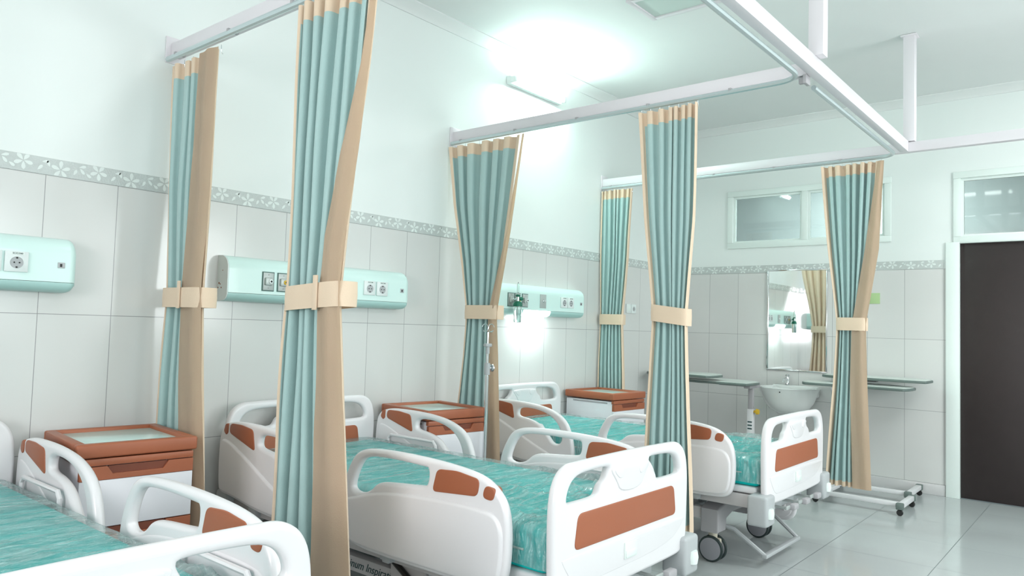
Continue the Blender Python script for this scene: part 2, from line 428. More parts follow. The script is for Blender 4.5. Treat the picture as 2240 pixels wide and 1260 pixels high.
# corridor behind the transoms
mb = MB().box(XE+.12, 8.0, -4.6, .6, ZC, ZC+.1).box(8.0, 8.1, -4.6, .6, 0, ZC).box(XE+.12, 8, .6, .7, 0, ZC).box(XE+.12, 8, -4.7, -4.6, 0, ZC).box(XE+.12, 8, -4.6, .6, -.1, 0)
tag(mb.build('wall_corridor', 'room'), kind='structure')
tag(MB().box(7.96, 8.0, -4.6, -.9, 2.0, 2.42).build('trim_5', 'pink'), kind='structure')
area('corridor_fill_light', (7.0, -1.4, 3.3), (7.0, -1.4, 0), .6, .6, 170, (.9, 1, .98))  # unseen lamp added to brighten the corridor behind the transom panes
# ward windows in the back and near walls
def ward_window(name, plane, a0, a1, z0, z1):
    o = empty(name, ((a0+a1)/2, YB, z0) if plane == 'Y' else (XW, (a0+a1)/2, z0)); tag(o, kind='structure')
    mb = MB(); fr = .06
    segs = [(a0, a1, z1-fr, z1), (a0, a1, z0, z0+fr), (a0, a0+fr, z0+fr, z1-fr), (a1-fr, a1, z0+fr, z1-fr), ((a0+a1)/2-.03, (a0+a1)/2+.03, z0+fr, z1-fr)]
    for s in segs:
        if plane == 'Y': mb.box(s[0], s[1], YB-.08, YB+.01, s[2], s[3])
        else: mb.box(XW-.08, XW+.01, s[0], s[1], s[2], s[3])
    child(mb.build('window_frame', 'winframe'), o)
    return o
for i, b in enumerate(wb): ward_window('window_%d' % (3+i), 'Y', *b)
ward_window('window_6', 'X', -3.55, -1.65, 1.1, 2.6)

# ceiling lights
def panel_light(x, y, lit, label):
    o = empty('ceiling_light', (x, y, ZC), 0, label, 'ceiling light')
    mb = MB(); 
    for (a, b, c, d) in ((-.175, .175, -.62, -.585), (-.175, .175, .585, .62), (-.175, -.14, -.585, .585), (.14, .175, -.585, .585)):
        mb.box(a, b, c, d, -.018, 0, .003)
    mb.build('frame', 'beam', o)
    MB().box(-.14, .14, -.585, .585, -.008, -.002).build('diffuser', 'panel' if lit else 'diffuser', o, )
    return o
panel_light(2.975, -1.79, False, 'recessed rectangular ceiling light, switched off, with a pale diffuser')
for (x, y) in ((-1.0, -1.8), (1.0, -1.8), (1.0, -4.4), (4.4, -4.4)):      # unseen lit fixtures, added to go with the fill lamps
    tag(panel_light(x, y, True, 'added rectangular ceiling light, out of view, glowing to brighten the ward'), group='added lit ceiling lights')
# glowing batten on the headwall under the cove
lm = empty('wall_lamp', (3.36, 0, 3.15), 0, 'glaring white tube lamp high on the wall under the ceiling', 'lamp')
MB().box(-.33, .33, -.045, 0, -.03, .03, .006).build('housing', 'plate', lm)
MB().tube([(-.30, -.065, 0), (.30, -.065, 0)], .018, 14).build('tube', 'lamp', lm)
for s in (-1, 1): MB().box(s*.315-.012, s*.315+.012, -.09, -.04, -.022, .022, .004).build('end_cap', 'plate', lm)

# ------------------------------------------------------------------ curtain rails
def rail_curve(pts, rad, n=6):
    """polyline with rounded corner in the middle point"""
    a, b, c = [Vector(p) for p in pts]
    d1 = (a-b).normalized()*rad; d2 = (c-b).normalized()*rad
    out = [a]
    for i in range(n+1):
        t = i/n; out.append((b+d1)*(1-t)**2 + b*2*t*(1-t) + (b+d2)*t*t)
    out.append(c); return out
long_ = empty('curtain_rail', (2.5, -2.42, 2.56), 0, 'long white overhead beam held by ceiling posts, running away along the ward', 'curtain rail')
child(MB().box(XW+.02, 4.383, -2.455, -2.405, 2.562, 2.635, .003).build('beam', 'beam'), long_)
for x in (.5, 2.47, 4.42):
    child(MB().box(x-.035, x+.035, -2.49, -2.42, 2.636, ZC-.003, .002).build('post', 'beam'), long_)
    child(MB().box(x-.05, x+.05, -2.505, -2.405, ZC-.012, ZC-.002, .002).build('post_flange', 'beam'), long_)
RX = (.5, 2.47, 4.38)
rlab = ('short white cross rail nearest the camera, above the large foreground curtain', 'middle white cross rail running out from the bare wall above the two middle curtains', 'farthest white cross rail, passing in front of the small high window')
for i, x in enumerate(RX):
    o = empty('curtain_rail', (x, -1.2, 2.56), 0, rlab[i], 'curtain rail', 'white cross rails over the bays')
    y0 = -2.40 if i < 2 else -5.98
    xx = x+.03
    child(MB().box(xx-.025, xx+.025, y0, -.003, 2.562, 2.628, .003).build('beam', 'beam'), o)
    child(MB().box(xx-.05, xx+.05, -.008, -.001, 2.53, 2.66, .002).build('wall_plate', 'beam'), o)
    pts = rail_curve([(x-1.75, -2.385, 2.543), (x-.01, -2.385, 2.543), (x-.01, -.012, 2.543)], .13, 8)
    child(MB().tube(pts, .0135, 8).build('track', 'alu'), o)
    yy = -.1
    while yy > -2.3:
        child(MB().box(x-.022, x+.03, yy-.008, yy+.008, 2.546, 2.561, .002).build('track_clip', 'greyd'), o); yy -= .48
    if i < 2: child(MB().box(x-.005, x+.055, -2.403, -2.385, 2.52, 2.565, .003).box(x+.01, x+.03, -2.385, -2.36, 2.525, 2.558, .004).build('corner_bracket', 'greyd'), o)

# ------------------------------------------------------------------ curtains
def lerp_key(keys, z):
    if z >= keys[0][0]: return keys[0][1:]
    for a, b in zip(keys, keys[1:]):
        if a[0] >= z >= b[0]:
            t = (a[0]-z)/(a[0]-b[0]); 
            return [p+(q-p)*t for p, q in zip(a[1:], b[1:])]
    return keys[-1][1:]
def curtain(x, keys, folds, seed, label, hem=(.05, .05), lining=None, tie_z=1.385, tie_tilt=0, ztop=2.515, zbot=.26, band=.075):
    """keys: (z, d_left, d_right, fold depth) with d = distance from the headwall"""
    rnd = random.Random(seed)
    d0 = sum(lerp_key(keys, tie_z)[:2])/2
    root = empty('curtain', (x, -d0, zbot), 0, label, 'curtain', 'bedside privacy curtains')
    N = folds*16; NZ = 46
    ph = [0]
    for i in range(folds): ph.append(ph[-1]+rnd.uniform(.5, 1.6))
    ph = [p/ph[-1] for p in ph]
    def phase(s):
        for i in range(folds):
            if ph[i] <= s <= ph[i+1]+1e-9: return i+(s-ph[i])/(ph[i+1]-ph[i])
        return folds
    famp = [rnd.uniform(.5, 1.2) for _ in range(folds+1)]
    bm = bmesh.new(); F = []; B = []; zs = []
    for j in range(NZ+1):
        t = j/NZ; zs.append(ztop+(zbot-ztop)*t)
    zs += [ztop-band, ztop-band-.0005, zbot+.035, zbot+.0355]
    zs = sorted(set(zs), reverse=True)
    for z in zs:
        dl, dr, am = lerp_key(keys, z); rf, rb = [], []
        if lining: dr = min(dr, lerp_key(lining, z)[1])-.03
        ph_z = .25*noise.noise(Vector((seed*3.1, 0, z*.9)))
        for i in range(N+1):
            s = i/N; p = phase(s); k = min(int(p), folds-1)
            a = am*(famp[k]*(1-(p-int(p)))+famp[k+1 if k+1 <= folds else k]*(p-int(p)))
            wob = noise.noise(Vector((s*4, seed, z*1.3)))
            cx = a*(1.1-2.2*abs(math.cos(PI*p+ph_z*.3))**1.3)+.012*wob*am/.03
            if lining:
                Lk = lerp_key(lining, z); e_ = max(0, min(1, (dl+(dr-dl)*s-Lk[0]+.03)/.06)); cx = cx*(1-.75*e_)
            dd = dl+(dr-dl)*s + (dr-dl)/folds*.10*math.sin(4*PI*p)+ .006*wob
            # soft drape sharpening near the header
            rf.append((x-d_off+cx, -dd))
        n_ = len(rf); line = rf; rf = []
        for i in range(n_):
            (ax, ay), (bx_, by_) = line[max(i-1, 0)], line[min(i+1, n_-1)]
            tv = Vector((bx_-ax, by_-ay)).normalized(); nv = Vector((-tv.y, tv.x))
            rf.append(bm.verts.new((line[i][0], line[i][1], z))); rb.append(bm.verts.new((line[i][0]+nv.x*.004, line[i][1]+nv.y*.004, z)))
        F.append(rf); B.append(rb)
    nz = len(zs)
    for j in range(nz-1):
        zm = (zs[j]+zs[j+1])/2
        for i in range(N):
            s = (i+.5)/N
            beige = zm > ztop-band or zm < zbot+.035 or s < hem[0] or s > 1-hem[1]
            bm.faces.new((F[j][i], F[j+1][i], F[j+1][i+1], F[j][i+1])).material_index = 1 if beige else 0
            bm.faces.new((B[j][i], B[j][i+1], B[j+1][i+1], B[j+1][i])).material_index = 1
        for i in (0, N):
            q = (F[j][i], F[j+1][i], B[j+1][i], B[j][i]); bm.faces.new(q if i else q[::-1]).material_index = 1
    for i in range(N):
        bm.faces.new((F[0][i], F[0][i+1], B[0][i+1], B[0][i])).material_index = 1
        bm.faces.new((F[-1][i], B[-1][i], B[-1][i+1], F[-1][i+1])).material_index = 1
    me = bpy.data.meshes.new('curtain_panel'); bm.to_mesh(me); bm.free()
    p = link('curtain_panel', me, ['cloth', 'beige'], None, 80); child(p, root)
    if lining:
        bm = bmesh.new(); rows = []
        for z in sorted(set([a[0] for a in lining]+[lining[0][0]+(lining[-1][0]-lining[0][0])*k/40 for k in range(41)]), reverse=True):
            a, b, off = lerp_key(lining, z); row = []
            for i in range(13):
                s = i/12
                row.append((bm.verts.new((x-off-.006*math.sin(s*PI)+.0045*math.sin(s*9+z*1.1+seed)*min(1, (b-a)/.1)+.004*noise.noise(Vector((s*3, z*5, seed))), -(a+(b-a)*s), z)),))
            rows.append(row)
        for r0, r1 in zip(rows, rows[1:]):
            for i in range(12): bm.faces.new((r0[i][0], r1[i][0], r1[i+1][0], r0[i+1][0]))
        bmesh.ops.solidify(bm, geom=bm.faces[:], thickness=-.004)
        bmesh.ops.recalc_face_normals(bm, faces=bm.faces[:])
        me = bpy.data.meshes.new('folded_lining'); bm.to_mesh(me); bm.free()
        tag(child(link('folded_lining', me, 'beige', None, 80), root), 'beige lining folded over the edge')
    # tie band
    dl, dr, am = lerp_key(keys, tie_z); hw = (dr-dl)/2+.007; hd = am*1.15+.018
    if lining: hd = max(hd, lerp_key(lining, tie_z)[2]+.011)
    bm = bmesh.new(); rings = []
    prof = [(-.045, 0), (-.045, .004), (0, .0055), (.045, .004), (.045, 0)]
    for k in range(40):
        a = 2*PI*k/40; ca, sa = math.cos(a), math.sin(a)
        e = .5; px = hd*math.copysign(abs(ca)**e, ca); py = hw*math.copysign(abs(sa)**e, sa)
        n = Vector((px/hd**2, py/hw**2)).normalized()
        rings.append([bm.verts.new((x+px+n.x*t+.0, -d0+py+n.y*t, tie_z+dz-tie_tilt*py)) for dz, t in prof])
    for k in range(40):
        A, Bq = rings[k], rings[(k+1) % 40]
        for i in range(5): bm.faces.new((A[i], Bq[i], Bq[(i+1) % 5], A[(i+1) % 5]))
    bmesh.ops.recalc_face_normals(bm, faces=bm.faces[:])
    me = bpy.data.meshes.new('tie_back'); bm.to_mesh(me); bm.free()
    tb = child(link('tie_back', me, 'beige', None, 50), root)
    # vertical loop strap where the band crosses the hem
    yl = -(dr-(dr-dl)*.22) if not lining else -(lerp_key(lining, tie_z)[0]+.012)
    if lining and tie_z and x < 1: child(MB().box(x-hd-.014, x-hd-.007, yl-.012, yl+.012, tie_z-.05, tie_z+.075, .002).build('band_loop', 'beige'), root)
    nh = max(5, int(folds*.9))
    for k in range(nh+1):
        s = k/nh; dl, dr, am = lerp_key(keys, ztop); yy = -(dl+.01+(dr-dl-.02)*s)
        child(MB().tube([(x-.01, yy, 2.53), (x-.01, yy, ztop+.004), (x-.01, yy-.004, ztop-.02), (x-.004, yy-.006, ztop-.028)], .0014, 5).build('hook', 'chrome'), root)
    return root
d_off = .01
# three measured rows: top, above tie, tie, below, bottom
curtain(.535, [(2.515, .0+.015, .46, .020), (1.9, .03, .45, .022), (1.385, .08, .43, .020), (1.0, .06, .47, .028), (.26, .02, .56, .028)], 6, 3,
        'aqua and beige curtain against the wall at the left, tied beside the nearest cabinet', lining=[(2.515, .30, .46, 0.032), (1.9, .29, .455, 0.036), (1.385, .27, .435, 0.043), (1.0, .28, .48, 0.040), (.26, .36, .60, 0.040)])
curtain(.5, [(2.515, 1.13, 1.60, .028), (1.9, 1.135, 1.52, .028), (1.385, 1.14, 1.465, .026), (1.0, 1.125, 1.51, .03), (.26, 1.10, 1.60, .036)], 7, 5,
        'large foreground aqua curtain with a broad beige fold, between the two nearest beds', hem=(.02, .04),
        lining=[(2.515, 1.585, 1.61, 0.036), (2.2, 1.53, 1.585, 0.040), (1.9, 1.44, 1.55, 0.043), (1.6, 1.375, 1.50, 0.047), (1.385, 1.35, 1.47, 0.045), (1.0, 1.36, 1.515, 0.043), (.26, 1.38, 1.605, 0.043)], tie_tilt=.06)
curtain(2.47, [(2.515, .012, .66, .030), (2.1, .07, .61, .030), (1.7, .16, .545, .026), (1.385, .215, .49, .022), (1.1, .20, .50, .026), (.26, .12, .56, .036)], 6, 11,
        'wide-topped aqua curtain gathered by a beige tie behind the drip stand', hem=(.02, .05),
        lining=[(2.515, .655, .67, 0.029), (1.9, .55, .585, 0.032), (1.385, .42, .495, 0.037), (1.0, .43, .52, 0.036), (.26, .45, .565, 0.036)])
curtain(4.38, [(2.515, .012, .32, .022), (1.9, .02, .295, .022), (1.385, .03, .25, .020), (1.0, .02, .27, .024), (.26, .005+.015, .31, .03)], 7, 17,
        'bright aqua curtain in the far corner beside the third cabinet', hem=(.03, .05))
curtain(2.47, [(2.515, 1.49, 1.85, .026), (1.9, 1.54, 1.835, .024), (1.385, 1.60, 1.80, .022), (1.0, 1.585, 1.82, .026), (.26, 1.55, 1.85, .032)], 7, 23,
        'aqua curtain between the middle bed and farthest bed, away from the wall', hem=(.07, .04), tie_tilt=-.12)
curtain(4.38, [(2.515, 1.89, 2.30, .026), (1.9, 1.95, 2.26, .024), (1.385, 2.01, 2.19, .022), (1.0, 1.99, 2.20, .026), (.26, 1.94, 2.23, .03)], 7, 29,
        'rightmost aqua curtain, behind the foot of the farthest bed', hem=(.06, .05),
        lining=[(2.515, 2.27, 2.31, 0.029), (1.9, 2.19, 2.28, 0.032), (1.385, 2.11, 2.2, 0.036), (1.0, 2.10, 2.21, 0.036), (.26, 2.12, 2.24, 0.036)])

# ------------------------------------------------------------------ bed head units
UP = [(0, 1.619), (-.045, 1.617), (-.072, 1.606), (-.09, 1.588), (-.099, 1.566), (-.1, 1.55), (-.1, 1.428), (0, 1.428)]
LP = [(0, 1.4265), (-.098, 1.4265), (-.098, 1.415), (-.088, 1.398), (-.07, 1.389), (-.04, 1.385), (0, 1.385)]
def unit(x0, x1, label, items, lens=None, text=False):
    o = empty('bed_head_unit', (x0, 0, 1.385), 0, label, 'bed head unit', 'mint bed head units on the wall')
    e = .012
    def body(prof, name, mt):
        mb = MB(); mb.prism([(p*.9, q if q < 1.6 else q-.012) for p, q in prof], x0+.004, x0+e, 'X') if False else None
        mb.prism(prof, x0+.006, x1-.03, 'X')
        # rounded right end
        n = len(prof); prev = None
        zc = 1.50
        for k in range(7):
            a = k/6*PI/2; xx = x1-.03+.03*math.sin(a); sh = (1-math.cos(a))*.03
            ring = [mb.bm.verts.new((xx, min(p+(sh if p < -.01 else 0)*1.0, 0), q-(sh*(1 if q > 1.55 else (-1 if q < 1.42 and prof is LP and q < 1.4 else 0))))) for p, q in prof]
            if prev:
                for i in range(n): mb.bm.faces.new((prev[i], prev[(i+1) % n], ring[(i+1) % n], ring[i]))
            prev = ring
        mb.bm.faces.new(prev)
        return child(mb.build(name, mt), o)
    body(UP, 'housing', 'mint'); body(LP, 'lower_cover', 'mintd')
    full = UP[:-2]+[(-.1, 1.42)]+LP[2:]
    ec = child(MB().prism([(p, q) for p, q in full], x0, x0+.005, 'X').build('end_cap', 'plate'), o)
    def outlet(x, ring, seal=True):
        ol = child(MB().box(x-.036, x+.036, -.1035, -.1, 1.445, 1.547, .001).build('gas_outlet', 'seal'), o)
        def ch(mb, nm, mt): c = mb.build(nm, mt); c.parent = ol; return c
        ol.location = ol.location
        a = MB().box(x-.031, x+.031, -.107, -.1035, 1.45, 1.542, .001).build('cover_plate', 'steel'); a.parent = ol
        MB().box(x-.024, x+.018, -.122, -.107, 1.475, 1.517, .006).build('valve_block', 'steel', ol)
        MB().lathe([(.012, 0), (.012, -.004), (.008, -.006), (.006, -.006)], (x+.004, -.122, 1.496), 'Y', 18).build('valve_ring', ring, ol)
        MB().lathe([(.0055, 0), (.0055, -.0015)], (x+.004, -.128, 1.496), 'Y', 12).build('valve_port', 'dark', ol)
        for zz in (1.532, 1.462): MB().lathe([(.003, 0), (.003, -.002)], (x, -.107, zz), 'Y', 8).build('screw', 'greyd', ol)
        for c in [q for q in bpy.data.objects if q.parent == ol]: pass
        return ol
    def socket(x, w=.084, lab=None):
        s = child(MB().box(x-w/2, x+w/2, -.110, -.1, 1.46, 1.544, .002).build('power_socket', 'plate'), o)
        MB().lathe([(.024, 0), (.024, -.001), (.022, -.001), (.019, .004)], (x, -.1105, 1.498), 'Y', 24).build('socket_well', 'grey', s)
        for dx, dz in ((-.0095, 0), (.0095, 0)): MB().lathe([(.003, 0), (.003, -.001)], (x+dx, -.1125, 1.498+dz), 'Y', 10).build('pin_hole', 'dark', s)
        for dz in (.019, -.019): MB().box(x-.003, x+.003, -.1135, -.111, 1.498+dz-.003, 1.498+dz+.003).build('earth_clip', 'dark', s)
        MB().box(x-.020, x+.026, -.1108, -.1098, 1.530, 1.541).build('label_strip', 'winframe', s)
        text_obj('label_text', 'SC/C/340', .0095, on_xz(x+.002, -.1112, 1.5355), 'ink', s)
    for it in items:
        if it[0] == 'gas': outlet(it[1], it[2])
        if it[0] == 'sock': socket(it[1])
        if it[0] == 'jack':
            j = child(MB().box(it[1]-.014, it[1]+.014, -.103, -.1, 1.488, 1.512, .001).build('data_jack', 'grey'), o)
            MB().box(it[1]-.006, it[1]+.003, -.1036, -.1029, 1.493, 1.506).build('jack_port', 'dark', j)
        if it[0] == 'call':
            j = child(MB().box(it[1]-.037, it[1]+.037, -.106, -.1, 1.446, 1.553, .001).build('call_plate', 'steel'), o)
            MB().lathe([(.011, 0), (.011, -.006), (.006, -.01), (.006, -.018)], (it[1]+.002, -.106, 1.502), 'Y', 16).build('call_jack', 'chrome', j)
        if it[0] == 'rust':
            for (yy, zz, rr) in ((-.02, 1.475, .006), (-.032, 1.47, .004), (-.012, 1.452, .004), (-.042, 1.452, .0045), (-.05, 1.54, .003)):
                MB().lathe([(rr, 0), (rr*.7, -.0008)], (x0, yy, zz), 'X', 10).build('end_screw', 'rust', ec)
    # fix world placement of grandchildren: their parent keeps identity transform relative to the unit
    if lens:
        prof = [(-.1, 1.4265), (-.102, 1.413), (-.091, 1.394), (-.072, 1.384), (-.045, 1.380), (-.04, 1.39), (-.09, 1.42)]
        child(MB().prism(prof, lens[0], lens[1], 'X').build('reading_light', 'lens'), o)
    return o
unit(-1.13, .112, 'mint green bed head unit at the left edge, above the nearest bed', [('sock', -.121), ('sock', -.215), ('jack', .047), ('gas', -.88, 'yellow')])
unit(.807, 2.042, 'mint green bed head unit partly hidden by the big foreground curtain', [('gas', 1.036, 'plate'), ('gas', 1.126, 'yellow'), ('call', 1.235), ('sock', 1.715), ('sock', 1.812), ('jack', 1.977), ('rust', 0)])
unit(2.78, 4.017, 'mint green bed head unit with its reading light glowing, above the farthest bed', [('gas', 3.04, 'plate'), ('gas', 3.118, 'yellow'), ('call', 3.43), ('gas', 3.206, 'plate'), ('sock', 3.705), ('sock', 3.797), ('jack', 3.953)], lens=(3.20, 3.53))
area('reading_light_beam', (3.365, -.085, 1.372), (3.365, .0, 1.25), .30, .035, 1.8, (.9, 1, .98))

# oxygen flowmeter hanging on the third unit
fm = empty('oxygen_flowmeter', (3.045, -.165, 1.33), 0, 'green and clear oxygen flowmeter with humidifier bottle plugged into the lit unit', 'flowmeter')
def fch(mb, n, m): return child(mb.build(n, m), fm)
fch(MB().lathe([(.009, 1.53), (.009, 1.605), (.006, 1.612)], (3.045, -.165, 0), 'Z', 16), 'flow_tube', 'glassy')
fch(MB().lathe([(.004, 1.612), (.004, 1.622), (.0, 1.625)], (3.045, -.165, 0), 'Z', 10), 'tube_cap', 'greyd')
fch(MB().lathe([(.014, 1.515), (.017, 1.52), (.017, 1.53), (.012, 1.533)], (3.045, -.165, 0), 'Z', 18), 'collar', 'green')
fch(MB().lathe([(.011, 1.485), (.011, 1.517)], (3.045, -.165, 0), 'Z', 18), 'valve_body', 'chrome')
fch(MB().tube([(3.044, -.125, 1.497), (3.044, -.15, 1.50), (3.045, -.165, 1.50)], .006, 10), 'probe', 'chrome')
fch(MB().lathe([(.010, .012), (.014, .02), (.015, .045), (.011, .05)], (3.045, -.165, 1.502), 'X', 18), 'knob', 'green')
fch(MB().lathe([(.006, 1.487), (.022, 1.482), (.030, 1.470), (.034, 1.455), (.034, 1.445), (.0, 1.443)], (3.045, -.165, 0), 'Z', 24), 'bottle_lid', 'green')
fch(MB().lathe([(.030, 1.445), (.029, 1.40), (.028, 1.335), (.024, 1.328), (.0, 1.328)], (3.045, -.165, 0), 'Z', 24), 'bottle', 'glassy')
fch(MB().tube([(3.042, -.165, 1.445), (3.042, -.165, 1.345)], .0022, 6), 'dip_tube', 'greyd')

# ------------------------------------------------------------------ hospital bed
def build_bed():
    root = empty('hospital_bed', (0, 0, 0))
    # outlines are (u, z) with u = distance from the head end
    def rail(side, kind):
        x = side*.497
        if kind == 'foot':
            outer = [(1.10, .46), (1.095, .60), (1.13, .70), (1.19, .785), (1.34, .803), (1.60, .803), (1.82, .788), (1.92, .757), (1.99, .68), (1.995, .50), (1.965, .405), (1.84, .395), (1.50, .392), (1.16, .395)]
            hole = [(1.165, .645), (1.20, .725), (1.25, .765), (1.40, .772), (1.58, .768), (1.605, .765), (1.60, .705), (1.57, .695), (1.40, .682), (1.32, .672), (1.275, .63), (1.215, .612), (1.17, .622)]
            acc1 = [(1.630, .688), (1.652, .772), (1.75, .779), (1.862, .765), (1.852, .705)]
            acc2 = [(1.874, .705), (1.888, .752), (1.935, .742), (1.925, .700)]
            body = [(1.12, .45), (1.125, .585), (1.20, .60), (1.35, .645), (1.60, .665), (1.85, .672), (1.97, .655), (1.975, .50), (1.95, .42), (1.84, .41), (1.50, .407), (1.17, .41)]
        else:
            outer = [(.125, .47), (.122, .68), (.145, .765), (.23, .798), (.40, .803), (.58, .797), (.74, .775), (.86, .72), (.915, .62), (.935, .50), (.925, .405), (.80, .393), (.50, .40), (.24, .44), (.16, .44)]
            hole = [(.475, .718), (.49, .762), (.62, .762), (.735, .735), (.81, .68), (.845, .60), (.83, .555), (.775, .55), (.73, .60), (.66, .665), (.58, .69), (.49, .70)]
            acc1 = [(.225, .742), (.232, .788), (.33, .790), (.432, .778), (.452, .680)]
            acc2 = [(.172, .745), (.188, .782), (.214, .786), (.212, .740), (.195, .728)]
            body = [(.15, .47), (.147, .70), (.20, .715), (.36, .655), (.60, .545), (.85, .45), (.90, .425), (.80, .408), (.50, .415), (.24, .452), (.17, .455)]
        ext = [plate_mesh([chaikin(body, 3)], .052, .014, 'YZ', x+side*.004)]
        sr = plate('side_rail', [chaikin(outer, 3), chaikin(hole, 3)], .038, .0165, 'YZ', x, 'white', root, extra=ext, seg=5)
        for ac in (acc1, acc2):
            plate('accent_panel', [fillet(ac, .022)], .045, .003, 'YZ', x, 'brown', sr, seg=2)
        us = (1.35, 1.75) if kind == 'foot' else (.40, .78)
        for uu in us:
            MB().box(min(side*.40, side*.485), max(side*.40, side*.485), -uu-.02, -uu+.02, .36, .43, .006).box(min(side*.465, side*.488), max(side*.465, side*.488), -uu-.03, -uu+.03, .37, .55, .006).build('rail_bracket', 'grey', sr)
        return sr
    for side in (-1, 1):
        for kind in ('head', 'foot'): rail(side, kind)
    def board(name, y, top, facing):
        H = top
        out = [(-.465, .385), (-.475, .55), (-.478, H-.13), (-.455, H-.045), (-.40, H-.003), (-.33, H), (0, H+.004), (.33, H), (.40, H-.003), (.455, H-.045), (.478, H-.13), (.475, .55), (.465, .385), (.30, .375), (-.30, .375)]
        d = H-.84
        hl = [(-.405, .712+d), (-.40, .745+d), (-.375, .779+d), (-.33, .797+d), (-.24, .802+d), (-.150, .803+d), (-.145, .79+d), (-.165, .757+d), (-.195, .745+d), (-.21, .712+d), (-.24, .706+d), (-.38, .706+d)]
        hr = [(-a, b) for a, b in hl]
        out2 = [(-.455, .375), (-.46, .66+d), (.46, .66+d), (.455, .375)]
        b = plate(name, [chaikin(out, 3), chaikin(hl, 2), chaikin(hr, 2)], .040, .0175, 'XZ', y, 'white', root, seg=5)
        plate('accent_panel', [fillet([(-.362, .548+d), (-.342, .668+d), (.342, .668+d), (.362, .548+d)], .028)], .047, .003, 'XZ', y, 'brown', b, seg=2)
        # moulded pillar between the grips, and the embossed sweep below the accent
        plate('centre_moulding', [chaikin([(-.145, .79+d), (-.10, .80+d), (.10, .80+d), (.145, .79+d), (.10, .745+d), (.07, .70+d), (-.07, .70+d), (-.10, .745+d)], 2)], .049, .005, 'XZ', y, 'white', b, seg=2)
        for s in (-1, 1):
            plate('grip_recess', [chaikin([(s*.13, .793+d), (s*.06, .795+d), (s*.055, .755+d), (s*.09, .752+d)], 2)], .055, .003, 'XZ', y, 'white', b, seg=2)
        plate('embossed_panel', [chaikin([(-.43, .52+d), (-.36, .435+d), (-.30, .425+d), (.30, .435+d), (.43, .50+d), (.43, .535+d), (-.43, .535+d)], 2)], .044, .002, 'XZ', y, 'white', b, seg=2)
        return b
    hb = board('headboard', -.105, .872, 1)
    fb = board('footboard', -2.135, .843, -1)
    MB().box(-.04, .045, -2.163, -2.155, .455, .515, .002).box(-.035, .04, -2.166, -2.16, .46, .485, .001).build('chart_clip', 'winframe', fb)
    # bumpers with rollers at the four corners
    for s in (-1, 1):
        for yy, ex in ((-2.125, -1), (-.125, 1)):
            b = MB().box(min(s*.41, s*(.535 if ex < 0 else .49)), max(s*.41, s*(.535 if ex < 0 else .49)), yy-.055, yy+.055, .285, .445, .016, seg=3).build('corner_bumper', 'grey', root)
            if ex < 0:
                MB().lathe([(.0, -.028), (.026, -.026), (.03, 0), (.026, .026), (0, .028)], (s*.485, yy-.045, .355), 'Z', 18).build('bumper_roller', 'winframe', b)
    # mattress platform and under-frame
    MB().box(-.44, .44, -2.085, -.14, .43, .468, .012, seg=3).build('mattress_platform', 'whitep', root)
    MB().box(-.45, -.40, -2.09, -.13, .355, .425, .006).box(.40, .45, -2.09, -.13, .355, .425, .006).box(-.40, .40, -2.09, -2.04, .355, .425, .006).box(-.40, .40, -.18, -.13, .355, .425, .006).box(-.4, .4, -1.16, -1.10, .36, .42, .006).build('upper_frame', 'frame', root)
    lf = MB().box(-.385, -.335, -1.80, -.36, .235, .30, .006).box(.335, .385, -1.80, -.36, .235, .30, .006).build('base_frame', 'frame', root)
    text_obj('side_lettering', 'Platinum Inspiration', .048, on_yz_negx(-.3862, -1.13, .268), 'ink', lf, shear=.35)
    for uu in (.36, 1.80):
        # arched cross-member over each caster pair
        arch = [(-.40, .17), (-.40, .30), (-.36, .315), (-.20, .345), (.20, .345), (.36, .315), (.40, .30), (.40, .17), (.29, .17), (.285, .235), (.20, .26), (-.20, .26), (-.285, .235), (-.29, .17)]
        plate('cross_member', [arch], .11, .012, 'XZ', -uu, 'greyd', root, seg=3)
        for s in (-1, 1):
            c = MB().lathe([(.024, .13), (.026, .172)], (s*.345, -uu, 0), 'Z', 18).box(s*.345-.012, s*.345+.012, -uu-.05, -uu+.05, .06, .135, .01).build('caster', 'cream', root)
            for k in (-1, 1):
                cx = s*.345+k*.027
                wv = MB().lathe([(.0, -.011), (.062, -.011), (.071, -.008), (.0735, -.003), (.0735, .003), (.071, .008), (.062, .011), (0, .011)], (cx, -uu, .0735), 'X', 36).build('wheel', 'rubber', c)
                MB().lathe([(.0, -.0125), (.058, -.0125), (.063, -.0105), (.063, .0105), (.058, .0125), (0, .0125)], (cx, -uu, .0735), 'X', 36).build('wheel_cover', 'hub', wv)
    # brake pedal frame at the foot end
    pb = MB()
    for s in (-1, 1):
        pb.tube([(s*.29, -1.83, .20), (s*.285, -1.90, .185), (s*.27, -2.0, .115), (s*.26, -2.07, .065)], .013, 8)
    pb.box(-.275, .275, -2.085, -2.055, .053, .075, .005)
    pb.build('brake_pedal', 'grey', root)
    # crank handles folded under the footboard
    for vx in (-.20, .0, .20):
        c = MB().tube([(vx, -1.98, .335), (vx, -2.16, .335)], .008, 8).box(vx-.01, vx+.06, -2.17, -2.158, .325, .345, .003).build('crank_handle', 'steel', root)
        MB().box(vx+.045, vx+.115, -2.195, -2.16, .318, .35, .007).build('crank_grip', 'greyd', c)
    MB().box(-.33, .33, -2.07, -2.05, .30, .36, .004).build('crank_bracket', 'grey', root)
